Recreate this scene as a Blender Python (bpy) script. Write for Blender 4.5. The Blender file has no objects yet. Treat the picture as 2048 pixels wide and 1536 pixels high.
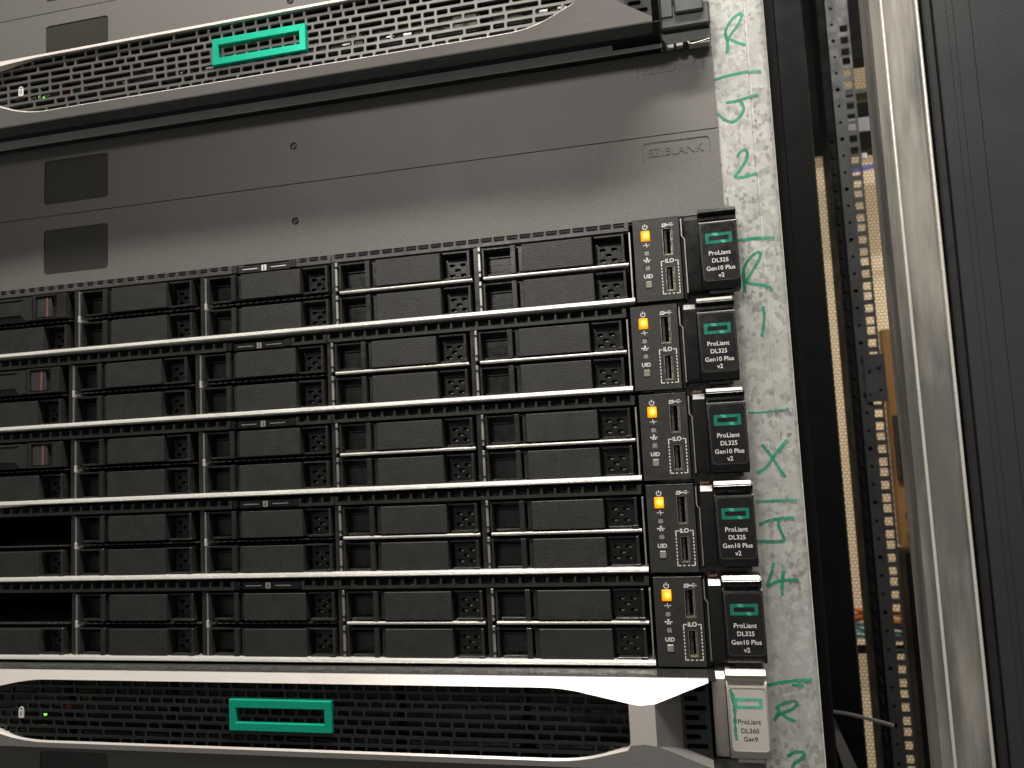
import bpy, math, random
from mathutils import Vector, Matrix
from mathutils.geometry import tessellate_polygon
random.seed(7)
S = 0.001          # all dimensions below are millimetres
U = 44.45
scene = bpy.context.scene
C = scene.collection

# ------------------------------------------------------------------ camera
cam_d = bpy.data.cameras.new('camera')
cam = bpy.data.objects.new('camera', cam_d)
C.objects.link(cam)
YAW, PITCH, ROLL = 0.2124320856, 0.0926115873, -0.0485454704
right = Vector((math.cos(YAW), math.sin(YAW), 0))
fwd = Vector((-math.sin(YAW) * math.cos(PITCH), math.cos(YAW) * math.cos(PITCH), math.sin(PITCH)))
up = right.cross(fwd)
r2 = math.cos(ROLL) * right + math.sin(ROLL) * up
u2 = -math.sin(ROLL) * right + math.cos(ROLL) * up
m = Matrix((r2, u2, -fwd)).transposed().to_4x4()
m.translation = Vector((0.211625, -0.386256, 0.149342))
cam.matrix_world = m
cam_d.sensor_width = 36.0
cam_d.lens = 1538.0 / 2048.0 * 36.0
cam_d.clip_start = 0.01
cam_d.clip_end = 20.0
cam_d.dof.use_dof = True
cam_d.dof.focus_distance = 0.40
cam_d.dof.aperture_fstop = 15.0
scene.camera = cam

# ------------------------------------------------------------------ light
world = bpy.data.worlds.new('World')
scene.world = world
world.use_nodes = True
bg = world.node_tree.nodes['Background']
bg.inputs[0].default_value = (1.0, 0.96, 0.90, 1)
bg.inputs[1].default_value = 0.13

def area(name, loc, target, sx, sy, watts, col, spread=180):
    d = bpy.data.lights.new(name, 'AREA')
    d.shape = 'RECTANGLE'; d.size = sx; d.size_y = sy
    d.energy = watts; d.color = col; d.spread = math.radians(spread)
    o = bpy.data.objects.new(name, d); C.objects.link(o)
    o.location = loc
    o.rotation_euler = (Vector(target) - Vector(loc)).to_track_quat('-Z', 'Y').to_euler()
    return o
# ceiling tube above the aisle, almost over the rack front
area('ceiling_lamp', (0.26, -0.315, 1.18), (0.24, 0.0, 0.1), 0.85, 0.06, 21.0, (1.0, 0.94, 0.86))
# lamp further down the room, behind and left of the camera
area('room_lamp', (-0.40, -2.1, 1.24), (0.22, 0.0, 0.46), 0.40, 0.24, 0.50, (1.0, 0.95, 0.88), 24)
# unseen lamp added inside the cabinet to brighten the perforated door
area('added_rear_lamp', (1.05, 0.80, 0.25), (0.45, 0.93, 0.25), 0.2, 1.6, 12.5, (1.0, 0.90, 0.74))

vs = scene.view_settings
vs.view_transform = 'Standard'
try: vs.look = 'None'
except Exception: pass
vs.exposure = 0.0
vs.gamma = 1.0
vs.use_curve_mapping = False

# ------------------------------------------------------------------ materials
def new_mat(name):
    mt = bpy.data.materials.new(name); mt.use_nodes = True
    nt = mt.node_tree
    return mt, nt, nt.nodes['Principled BSDF']

def coords(nt, stretch=(1, 1, 1)):
    """object coordinates, moved by a random step for each object"""
    tc = nt.nodes.new('ShaderNodeTexCoord')
    oi = nt.nodes.new('ShaderNodeObjectInfo')
    mu = nt.nodes.new('ShaderNodeMath'); mu.operation = 'MULTIPLY'; mu.inputs[1].default_value = 3.7
    nt.links.new(oi.outputs['Random'], mu.inputs[0])
    ad = nt.nodes.new('ShaderNodeVectorMath'); ad.operation = 'ADD'
    nt.links.new(tc.outputs['Object'], ad.inputs[0]); nt.links.new(mu.outputs[0], ad.inputs[1])
    mp = nt.nodes.new('ShaderNodeMapping'); mp.inputs['Scale'].default_value = stretch
    nt.links.new(ad.outputs[0], mp.inputs[0])
    return mp.outputs[0]

def noise(nt, vec, scale, detail=2, rough=0.5):
    n = nt.nodes.new('ShaderNodeTexNoise')
    n.inputs['Scale'].default_value = scale; n.inputs['Detail'].default_value = detail
    n.inputs['Roughness'].default_value = rough
    nt.links.new(vec, n.inputs['Vector'])
    return n.outputs['Fac']

def ramp(nt, fac, stops):
    r = nt.nodes.new('ShaderNodeValToRGB')
    el = r.color_ramp.elements
    el[0].position, el[0].color = stops[0][0], stops[0][1]
    el[1].position, el[1].color = stops[1][0], stops[1][1]
    for p_, c_ in stops[2:]:
        e = el.new(p_); e.color = c_
    nt.links.new(fac, r.inputs[0])
    return r.outputs[0]

def g(v): return (v, v, v, 1)

def mat(name, base, rough=0.5, metal=0.0, var=0.25, vscale=40, grain=0.0, gscale=2600, dust=0.0,
        rvar=0.12, stretch=(1, 1, 1), spec=0.5, coat=0.0, fine=0.0):
    mt, nt, b = new_mat(name)
    v = coords(nt, stretch)
    n1 = noise(nt, v, vscale, 4, 0.6)
    c = ramp(nt, n1, [(0.3, tuple(x * (1 - var) for x in base) + (1,)), (0.7, tuple(min(1, x * (1 + var)) for x in base) + (1,))])
    if fine > 0:
        fn = noise(nt, v, 1300, 2, 0.7)
        fr_ = ramp(nt, fn, [(0.25, g(1 - fine)), (0.75, g(1.0))])
        fm = nt.nodes.new('ShaderNodeMixRGB'); fm.blend_type = 'MULTIPLY'; fm.inputs[0].default_value = 1
        nt.links.new(c, fm.inputs[1]); nt.links.new(fr_, fm.inputs[2]); c = fm.outputs[0]
    if dust > 0:
        dn = noise(nt, v, 900, 2, 0.6)
        df = ramp(nt, dn, [(0.70, g(0)), (0.78, g(dust))])
        mx = nt.nodes.new('ShaderNodeMixRGB')
        nt.links.new(df, mx.inputs[0]); nt.links.new(c, mx.inputs[1]); mx.inputs[2].default_value = (0.45, 0.43, 0.40, 1)
        c = mx.outputs[0]
    nt.links.new(c, b.inputs['Base Color'])
    n2 = noise(nt, v, vscale * 3, 3, 0.6)
    rr = ramp(nt, n2, [(0.3, g(max(0.03, rough - rvar))), (0.7, g(min(1, rough + rvar)))])
    nt.links.new(rr, b.inputs['Roughness'])
    b.inputs['Metallic'].default_value = metal
    b.inputs['Specular IOR Level'].default_value = spec
    b.inputs['Coat Weight'].default_value = coat
    if grain > 0:
        n3 = noise(nt, v, gscale, 2, 0.5)
        bp = nt.nodes.new('ShaderNodeBump')
        bp.inputs['Strength'].default_value = grain; bp.inputs['Distance'].default_value = 0.0002
        nt.links.new(n3, bp.inputs['Height']); nt.links.new(bp.outputs[0], b.inputs['Normal'])
    return mt

def emit_mat(name, col, strength, base=(0.6, 0.4, 0.05), hot=None):
    mt, nt, b = new_mat(name)
    b.inputs['Base Color'].default_value = base + (1,)
    b.inputs['Roughness'].default_value = 0.35
    b.inputs['Emission Color'].default_value = col + (1,)
    b.inputs['Emission Strength'].default_value = strength
    if hot:                                     # the diode sits behind the middle of the lens
        tc = nt.nodes.new('ShaderNodeTexCoord')
        gr = nt.nodes.new('ShaderNodeVectorMath'); gr.operation = 'DISTANCE'
        nt.links.new(tc.outputs['Object'], gr.inputs[0]); gr.inputs[1].default_value = (0.0004, -0.0004, 0.0003)
        cr = nt.nodes.new('ShaderNodeMapRange')
        cr.inputs[1].default_value = 0.0004; cr.inputs[2].default_value = 0.0026
        nt.links.new(gr.outputs['Value'], cr.inputs[0])
        rc = ramp(nt, cr.outputs[0], [(0.0, (1.0, 0.90, 0.28, 1)), (1.0, (0.85, 0.27, 0.0, 1)), (0.5, (1.0, 0.58, 0.0, 1))])
        nt.links.new(rc, b.inputs['Emission Color'])
    return mt

M = {}
M['panel'] = mat('panel_grey', (0.192, 0.185, 0.173), 0.55, 0.0, 0.05, 7, 0.45, 1300, rvar=0.03, fine=0.28)
M['window'] = mat('window_gloss', (0.050, 0.048, 0.042), 0.20, 0.0, 0.12, 18, rvar=0.05, stretch=(1, 1, 2))
M['black'] = mat('black_plastic', (0.027, 0.027, 0.026), 0.29, 0.0, 0.25, 60, 0.20, 2200, dust=0.10)
M['face'] = mat('black_textured_plastic', (0.042, 0.0415, 0.040), 0.45, 0.0, 0.20, 120, 0.85, 1500, dust=0.14, rvar=0.08, fine=0.5)
M['black_gloss'] = mat('black_label', (0.014, 0.014, 0.014), 0.30, 0.0, 0.2, 60, dust=0.04)
M['ear'] = mat('ear_plastic', (0.013, 0.013, 0.013), 0.32, 0.0, 0.2, 60, 0.15, 2500, dust=0.06)
M['strip'] = mat('strip_plastic', (0.085, 0.082, 0.077), 0.38, 0.0, 0.2, 60, 0.2, 2200, dust=0.05)
M['dark_steel'] = mat('dark_steel', (0.075, 0.075, 0.072), 0.42, 0.4, 0.2, 60)
M['ear_grey'] = mat('ear_grey', (0.085, 0.09, 0.088), 0.45, 0.2, 0.1, 40, 0.1, 2000)
M['glint'] = mat('lip_glint_grey', (0.42, 0.41, 0.39), 0.33, 0.6, 0.08, 60, rvar=0.04)  # bright grey paints the lamp glint on ear lips and arm tops
M['rim'] = mat('label_rim_grey', (0.05, 0.05, 0.05), 0.35, 0.0, 0.1, 60)
M['recess'] = mat('shaded_recess_grey', (0.26, 0.245, 0.24), 0.4, 0.4, 0.05, 20, 0.1, 2600)  # grey metal, darkened in colour because the recess faces away from the lamps
M['mid_steel'] = mat('mid_steel', (0.30, 0.30, 0.28), 0.36, 0.4, 0.15, 60)
M['ledge'] = mat('ledge_grey', (0.50, 0.54, 0.52), 0.42, 0.0, 0.08, 25, 0.15, 1800)
M['dark'] = mat('dark_interior', (0.006, 0.006, 0.006), 0.7, 0.0, 0.3, 30)
M['ctrl'] = mat('control_panel_black', (0.036, 0.035, 0.033), 0.42, 0.0, 0.15, 80, 0.6, 1800, dust=0.06)
M['bar'] = mat('bright_zinc', (0.70, 0.69, 0.65), 0.36, 0.30, 0.05, 30, rvar=0.08)
M['steel'] = mat('sheet_steel', (0.50, 0.49, 0.45), 0.38, 0.75, 0.12, 60, rvar=0.1)
M['grey_steel'] = mat('grey_steel', (0.23, 0.25, 0.235), 0.45, 0.3, 0.12, 25, 0.15, 1800)
M['bezel'] = mat('silver_bezel', (0.72, 0.675, 0.64), 0.34, 0.25, 0.03, 20, 0.12, 2800, rvar=0.04)
M['bezel_mesh'] = mat('bezel_mesh_grey', (0.16, 0.155, 0.145), 0.38, 0.3, 0.08, 30, rvar=0.08)
M['bezel_dark'] = mat('bezel_mesh_black', (0.020, 0.021, 0.023), 0.33, 0.1, 0.12, 30, rvar=0.06)
M['beige'] = mat('ear_silver', (0.50, 0.46, 0.42), 0.38, 0.30, 0.05, 30, 0.1, 2600)
M['beige_label'] = mat('ear_label_silver', (0.62, 0.59, 0.55), 0.45, 0.05, 0.05, 30)
M['emblem'] = mat('emblem_green', (0.012, 0.60, 0.39), 0.30, 0.5, 0.03, 20, 0.0, rvar=0.03)
M['emblem_print'] = mat('printed_green', (0.02, 0.27, 0.18), 0.30, 0.30, 0.20, 120)
M['emblem_shine'] = mat('printed_green_shine', (0.10, 0.62, 0.40), 0.28, 0.3, 0.1, 120)  # paler green that paints a glint on the label emblem
M['white'] = mat('printed_white', (0.86, 0.84, 0.80), 0.6, 0.0, 0.06, 300)
M['ink'] = mat('printed_black', (0.03, 0.027, 0.025), 0.6, 0.0, 0.06, 300)
M['led'] = mat('clear_led', (0.30, 0.28, 0.25), 0.35, 0.0, 0.15, 400)
M['amber'] = emit_mat('amber_led', (1.0, 0.36, 0.0), 1.35, (0.25, 0.10, 0.01), hot=True)
M['green_led'] = emit_mat('green_led', (0.22, 1.0, 0.05), 1.5, (0.2, 0.6, 0.1))
M['red'] = mat('red_latch', (0.48, 0.09, 0.07), 0.45, 0.0, 0.1, 200)
M['stripe'] = mat('red_stripe', (0.25, 0.10, 0.08), 0.5, 0.0, 0.1, 200)
M['usb'] = mat('usb_shell', (0.62, 0.57, 0.46), 0.25, 0.9, 0.1, 200)
M['tongue'] = mat('usb_tongue', (0.05, 0.05, 0.055), 0.4, 0.0, 0.3, 300)
M['black_steel'] = mat('black_steel', (0.016, 0.017, 0.018), 0.45, 0.2, 0.25, 15, 0.2, 900)
M['deep_black'] = mat('black_cabinet_paint', (0.0025, 0.003, 0.0035), 0.6, 0.0, 0.3, 10, spec=0.12)
M['punch'] = mat('rail_grey_black', (0.030, 0.032, 0.033), 0.42, 0.2, 0.3, 20, dust=0.15)
M['door'] = mat('door_grey_paint', (0.026, 0.031, 0.032), 0.5, 0.0, 0.10, 8, 0.45, 1100, dust=0.02, rvar=0.05)
M['gasket'] = mat('gasket_rubber', (0.012, 0.012, 0.013), 0.6, 0.0, 0.2, 40)
M['brown'] = mat('brown_board', (0.24, 0.115, 0.030), 0.5, 0.0, 0.15, 8)
M['orange'] = mat('orange_cable', (0.50, 0.13, 0.02), 0.5, 0.0, 0.2, 60)
M['teal'] = mat('teal_cable', (0.04, 0.17, 0.20), 0.5, 0.0, 0.2, 60)
M['blue'] = mat('blue_cable', (0.10, 0.12, 0.42), 0.5, 0.0, 0.2, 60)
M['shelf'] = mat('shelf_grey', (0.26, 0.26, 0.29), 0.5, 0.0, 0.1, 10)
M['white_plastic'] = mat('white_plastic', (0.7, 0.68, 0.62), 0.4, 0.0, 0.1, 60)
M['cable_grey'] = mat('grey_cable', (0.16, 0.15, 0.14), 0.5, 0.0, 0.2, 60)
M['copper'] = mat('copper_contact', (0.55, 0.25, 0.18), 0.4, 0.4, 0.2, 200)

def galvanised():
    mt, nt, b = new_mat('galvanised_spangle')
    tc = nt.nodes.new('ShaderNodeTexCoord')
    nz = nt.nodes.new('ShaderNodeTexNoise'); nz.inputs['Scale'].default_value = 260; nz.inputs['Detail'].default_value = 3
    nt.links.new(tc.outputs['Object'], nz.inputs['Vector'])
    mp = nt.nodes.new('ShaderNodeMapping'); mp.inputs['Rotation'].default_value = (0.3, 0.6, 0.4); mp.inputs['Scale'].default_value = (1, 1, 0.8)
    nt.links.new(tc.outputs['Object'], mp.inputs[0])
    ad = nt.nodes.new('ShaderNodeMixRGB'); ad.blend_type = 'LINEAR_LIGHT'; ad.inputs[0].default_value = 0.0011
    nt.links.new(mp.outputs[0], ad.inputs[1]); nt.links.new(nz.outputs['Color'], ad.inputs[2])
    def vor(scale):
        vo = nt.nodes.new('ShaderNodeTexVoronoi'); vo.inputs['Scale'].default_value = scale
        nt.links.new(ad.outputs[0], vo.inputs['Vector'])
        sx = nt.nodes.new('ShaderNodeSeparateColor'); nt.links.new(vo.outputs['Color'], sx.inputs[0])
        return sx.outputs
    a = vor(560); c2 = vor(300)
    big = noise(nt, tc.outputs['Object'], 22, 3, 0.6)
    base = ramp(nt, c2[0], [(0.0, (0.46, 0.46, 0.435, 1)), (1.0, (0.60, 0.60, 0.565, 1))])
    fl = ramp(nt, a[0], [(0.70, g(0)), (0.73, g(1))])
    bigr = ramp(nt, big, [(0.36, g(0.15)), (0.62, g(0.78))])
    mm = nt.nodes.new('ShaderNodeMixRGB'); mm.blend_type = 'MULTIPLY'; mm.inputs[0].default_value = 1
    nt.links.new(fl, mm.inputs[1]); nt.links.new(bigr, mm.inputs[2])
    flc = ramp(nt, a[1], [(0.0, (0.18, 0.18, 0.172, 1)), (1.0, (0.42, 0.42, 0.40, 1))])
    mx = nt.nodes.new('ShaderNodeMixRGB')
    nt.links.new(mm.outputs[0], mx.inputs[0]); nt.links.new(base, mx.inputs[1]); nt.links.new(flc, mx.inputs[2])
    sm = noise(nt, tc.outputs['Object'], 60, 5, 0.7)
    sc = ramp(nt, sm, [(0.3, g(0.86)), (0.7, g(1.0))])
    m2 = nt.nodes.new('ShaderNodeMixRGB'); m2.blend_type = 'MULTIPLY'; m2.inputs[0].default_value = 1
    nt.links.new(mx.outputs[0], m2.inputs[1]); nt.links.new(sc, m2.inputs[2])
    nt.links.new(m2.outputs[0], b.inputs['Base Color'])
    rr = ramp(nt, c2[1], [(0, g(0.42)), (1, g(0.62))]); nt.links.new(rr, b.inputs['Roughness'])
    b.inputs['Metallic'].default_value = 0.08
    return mt
M['galv'] = galvanised()

def marker():
    mt, nt, b = new_mat('green_marker_ink')
    tc = nt.nodes.new('ShaderNodeTexCoord')
    n = noise(nt, tc.outputs['Object'], 420, 4, 0.7)
    n2 = noise(nt, tc.outputs['Object'], 130, 2, 0.6)
    c = ramp(nt, n2, [(0.35, (0.012, 0.30, 0.155, 1)), (0.68, (0.03, 0.45, 0.27, 1))])
    nt.links.new(c, b.inputs['Base Color']); b.inputs['Roughness'].default_value = 0.4
    a = ramp(nt, n, [(0.28, g(0.30)), (0.56, g(0.85))])
    nt.links.new(a, b.inputs['Alpha'])
    return mt
M['marker'] = marker()

def polished():
    mt, nt, b = new_mat('polished_aluminium')
    v = coords(nt, (1, 1, 0.08))
    n1 = noise(nt, v, 160, 4, 0.65)
    v2 = coords(nt, (1, 1, 0.16))
    n2 = noise(nt, v2, 60, 4, 0.6)
    c = ramp(nt, n2, [(0.40, (0.27, 0.265, 0.25, 1)), (0.60, (0.54, 0.51, 0.45, 1))])  # streaks in the base colour imitate blurred reflections
    nt.links.new(c, b.inputs['Base Color'])
    r = ramp(nt, n1, [(0.3, g(0.22)), (0.7, g(0.46))]); nt.links.new(r, b.inputs['Roughness'])
    b.inputs['Metallic'].default_value = 0.6
    return mt
M['alu'] = polished()
M['ridge'] = mat('ridge_highlight', (0.80, 0.77, 0.70), 0.28, 0.3, 0.05, 40)  # paler copy of the aluminium, paints the highlight along the ridges

def perforated():
    mt, nt, b = new_mat('perforated_beige_steel')
    tc = nt.nodes.new('ShaderNodeTexCoord')
    mp = nt.nodes.new('ShaderNodeMapping'); mp.inputs['Rotation'].default_value = (math.radians(90), 0, 0)
    nt.links.new(tc.outputs['Object'], mp.inputs[0])
    br = nt.nodes.new('ShaderNodeTexBrick')
    br.inputs['Scale'].default_value = 1.0
    br.inputs['Brick Width'].default_value = 0.0062; br.inputs['Row Height'].default_value = 0.0052
    br.inputs['Mortar Size'].default_value = 0.0011; br.inputs['Mortar Smooth'].default_value = 0.6
    br.offset = 0.5
    br.inputs['Color1'].default_value = (0.78, 0.65, 0.46, 1); br.inputs['Color2'].default_value = (0.74, 0.61, 0.43, 1)
    br.inputs['Mortar'].default_value = (0.26, 0.19, 0.11, 1)
    nt.links.new(mp.outputs[0], br.inputs['Vector'])
    nt.links.new(br.outputs['Color'], b.inputs['Base Color'])
    b.inputs['Roughness'].default_value = 0.6
    return mt
M['perf'] = perforated()

# ------------------------------------------------------------------ mesh builder
class MB:
    def __init__(s): s.v = []; s.f = []; s.m = []
    def add(s, vs_, fs, mi=0):
        o = len(s.v); s.v += vs_
        for q in fs: s.f.append(tuple(i + o for i in q)); s.m.append(mi)
        return s
    def box(s, x0, x1, y0, y1, z0, z1, c=0.0, mi=0):
        if c <= 0:
            vs_ = [(x, y, z) for x in (x0, x1) for y in (y0, y1) for z in (z0, z1)]
            fs = [(0, 1, 3, 2), (4, 6, 7, 5), (0, 4, 5, 1), (2, 3, 7, 6), (0, 2, 6, 4), (1, 5, 7, 3)]
            return s.add(vs_, fs, mi)
        lo = (x0, y0, z0); hi = (x1, y1, z1)
        vs_ = []; idx = {}
        for sx in (0, 1):
            for sy in (0, 1):
                for sz in (0, 1):
                    sg = (sx, sy, sz)
                    for a in range(3):
                        p = []
                        for k in range(3):
                            e = hi[k] if sg[k] else lo[k]
                            if k != a: e += -c if sg[k] else c
                            p.append(e)
                        idx[(sg, a)] = len(vs_); vs_.append(tuple(p))
        fs = []
        for a in range(3):
            b_, c_ = [k for k in range(3) if k != a]
            for e in (0, 1):
                q = []
                for (i, j) in ((0, 0), (1, 0), (1, 1), (0, 1)):
                    sg = [0, 0, 0]; sg[a] = e; sg[b_] = i; sg[c_] = j
                    q.append(idx[(tuple(sg), a)])
                fs.append(tuple(q))
            for i in (0, 1):
                for j in (0, 1):
                    s0 = [0, 0, 0]; s1 = [0, 0, 0]
                    s0[b_] = s1[b_] = i; s0[c_] = s1[c_] = j; s1[a] = 1
                    s0 = tuple(s0); s1 = tuple(s1)
                    fs.append((idx[(s0, b_)], idx[(s1, b_)], idx[(s1, c_)], idx[(s0, c_)]))
        for sx in (0, 1):
            for sy in (0, 1):
                for sz in (0, 1):
                    sg = (sx, sy, sz)
                    fs.append((idx[(sg, 0)], idx[(sg, 1)], idx[(sg, 2)]))
        return s.add(vs_, fs, mi)
    def prism(s, pts, y0, y1, holes=(), mi=0, wall_mi=None, back=True):
        """outline in the x-z plane, front at y0 and back at y1, with holes right through"""
        wm = mi if wall_mi is None else wall_mi
        loops = [list(pts)] + [list(h) for h in holes]
        flat = [p for l in loops for p in l]; n = len(flat)
        tris = tessellate_polygon([[Vector((p[0], p[1], 0)) for p in l] for l in loops])
        o = len(s.v)
        s.v += [(p[0], y0, p[1]) for p in flat] + [(p[0], y1, p[1]) for p in flat]
        for t in tris:
            s.f.append(tuple(o + i for i in t)); s.m.append(mi)
            if back: s.f.append(tuple(o + n + i for i in reversed(t))); s.m.append(mi)
        k = 0
        for l in loops:
            L = len(l)
            for i in range(L):
                a, b_ = k + i, k + (i + 1) % L
                s.f.append((o + a, o + b_, o + n + b_, o + n + a)); s.m.append(wm)
            k += L
        return s
    def xprof(s, yz, x0, x1, mi=0):
        """closed outline in y-z pulled along x"""
        n = len(yz); o = len(s.v)
        s.v += [(x0, y, z) for y, z in yz] + [(x1, y, z) for y, z in yz]
        for i in range(n):
            j = (i + 1) % n
            s.f.append((o + i, o + j, o + n + j, o + n + i)); s.m.append(mi)
        tr = tessellate_polygon([[Vector((y, z, 0)) for y, z in yz]])
        for t in tr:
            s.f.append(tuple(o + i for i in t)); s.m.append(mi)
            s.f.append(tuple(o + n + i for i in reversed(t))); s.m.append(mi)
        return s
    def zprof(s, xy, z0, z1, mi=0):
        n = len(xy); o = len(s.v)
        s.v += [(x, y, z0) for x, y in xy] + [(x, y, z1) for x, y in xy]
        for i in range(n):
            j = (i + 1) % n
            s.f.append((o + i, o + j, o + n + j, o + n + i)); s.m.append(mi)
        tr = tessellate_polygon([[Vector((x, y, 0)) for x, y in xy]])
        for t in tr:
            s.f.append(tuple(o + i for i in t)); s.m.append(mi)
            s.f.append(tuple(o + n + i for i in reversed(t))); s.m.append(mi)
        return s
    def ribbon(s, pts, w, y0, y1, mi=0, jitter=0.0):
        """pen stroke in the x-z plane"""
        P = [Vector((a, b_)) for a, b_ in pts]; L = []; R_ = []
        for i, p in enumerate(P):
            d = (P[min(i + 1, len(P) - 1)] - P[max(i - 1, 0)]).normalized()
            nrm = Vector((-d.y, d.x)); ww = w * 0.5 * (1 + random.uniform(-jitter, jitter))
            L.append(p + nrm * ww); R_.append(p - nrm * ww)
        o = len(s.v); n = len(P)
        for y in (y0, y1):
            s.v += [(q.x, y, q.y) for q in L] + [(q.x, y, q.y) for q in R_]
        for i in range(n - 1):
            s.f.append((o + i, o + i + 1, o + n + i + 1, o + n + i)); s.m.append(mi)
            s.f.append((o + i, o + i + 1, o + 2 * n + i + 1, o + 2 * n + i)); s.m.append(mi)
            s.f.append((o + n + i, o + n + i + 1, o + 3 * n + i + 1, o + 3 * n + i)); s.m.append(mi)
        s.f.append((o, o + n, o + 3 * n, o + 2 * n)); s.m.append(mi)
        s.f.append((o + n - 1, o + 2 * n - 1, o + 4 * n - 1, o + 3 * n - 1)); s.m.append(mi)
        return s
    def tube(s, pts, r, seg=8, mi=0):
        P = [Vector(p) for p in pts]; o = len(s.v)
        for i, p in enumerate(P):
            d = (P[min(i + 1, len(P) - 1)] - P[max(i - 1, 0)]).normalized()
            a = d.orthogonal().normalized() if i == 0 else (a - d * a.dot(d)).normalized()
            b_ = d.cross(a)
            for k in range(seg):
                t = 2 * math.pi * k / seg
                s.v.append(tuple(p + r * (math.cos(t) * a + math.sin(t) * b_)))
        for i in range(len(P) - 1):
            for k in range(seg):
                k2 = (k + 1) % seg
                s.f.append((o + i * seg + k, o + i * seg + k2, o + (i + 1) * seg + k2, o + (i + 1) * seg + k)); s.m.append(mi)
        s.f.append(tuple(o + k for k in range(seg))); s.m.append(mi)
        e = o + (len(P) - 1) * seg
        s.f.append(tuple(e + k for k in reversed(range(seg)))); s.m.append(mi)
        return s
    def mesh(s, name, mats, smooth=None):
        import bmesh
        me = bpy.data.meshes.new(name)
        me.from_pydata([(a * S, b_ * S, c * S) for a, b_, c in s.v], [], s.f)
        for mt in (mats if isinstance(mats, (list, tuple)) else [mats]): me.materials.append(mt)
        me.polygons.foreach_set('material_index', s.m)
        bm = bmesh.new(); bm.from_mesh(me)
        bmesh.ops.recalc_face_normals(bm, faces=bm.faces)
        bm.to_mesh(me); bm.free()
        if smooth:
            me.polygons.foreach_set('use_smooth', [True] * len(me.polygons))
            me.set_sharp_from_angle(angle=math.radians(smooth))
        me.update()
        return me

def put(name, mesh, parent=None, loc=(0, 0, 0), label=None):
    o = bpy.data.objects.new(name, mesh); C.objects.link(o)
    o.parent = parent; o.location = tuple(q * S for q in loc)
    if label: o['label'] = label
    return o

def thing(name, label, cat, loc=(0, 0, 0), group=None, mesh=None):
    o = bpy.data.objects.new(name, mesh); C.objects.link(o)
    o.location = tuple(q * S for q in loc); o['label'] = label; o['category'] = cat
    if group: o['group'] = group
    return o

def rrect(x0, x1, z0, z1, r, seg=3):
    pts = []
    for cx, cz, a0 in ((x1 - r, z0 + r, -90), (x1 - r, z1 - r, 0), (x0 + r, z1 - r, 90), (x0 + r, z0 + r, 180)):
        for k in range(seg + 1):
            a = math.radians(a0 + 90 * k / seg)
            pts.append((cx + r * math.cos(a), cz + r * math.sin(a)))
    return pts
def disc(cx, cz, r, seg=14): return [(cx + r * math.cos(2 * math.pi * k / seg), cz + r * math.sin(2 * math.pi * k / seg)) for k in range(seg)]
def rect(x0, x1, z0, z1): return [(x0, z0), (x1, z0), (x1, z1), (x0, z1)]

def text_mesh(body, material, size=3.0, width=None, depth=0.05, bold=0.0, shear=0.0):
    cu = bpy.data.curves.new('lettering', 'FONT')
    cu.body = body; cu.size = size * S; cu.align_x = 'CENTER'; cu.align_y = 'CENTER'
    cu.extrude = depth * S; cu.offset = bold * S; cu.shear = shear; cu.resolution_u = 3
    o = bpy.data.objects.new('lettering', cu); C.objects.link(o)
    bpy.context.view_layer.update()
    dg = bpy.context.evaluated_depsgraph_get()
    me = bpy.data.meshes.new_from_object(o.evaluated_get(dg))
    bpy.data.objects.remove(o)
    xs = [v.co.x for v in me.vertices]; w = max(xs) - min(xs); cx = (max(xs) + min(xs)) / 2
    k = (width * S / w) if width else 1.0
    ys = [v.co.y for v in me.vertices]; cy = (max(ys) + min(ys)) / 2
    for v in me.vertices:
        x, y, z = v.co
        v.co = ((x - cx) * k, -z, (y - cy) * k)          # lies in x-z, faces -y
    me.materials.clear(); me.materials.append(material)
    me.name = 'lettering'
    return me

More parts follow.
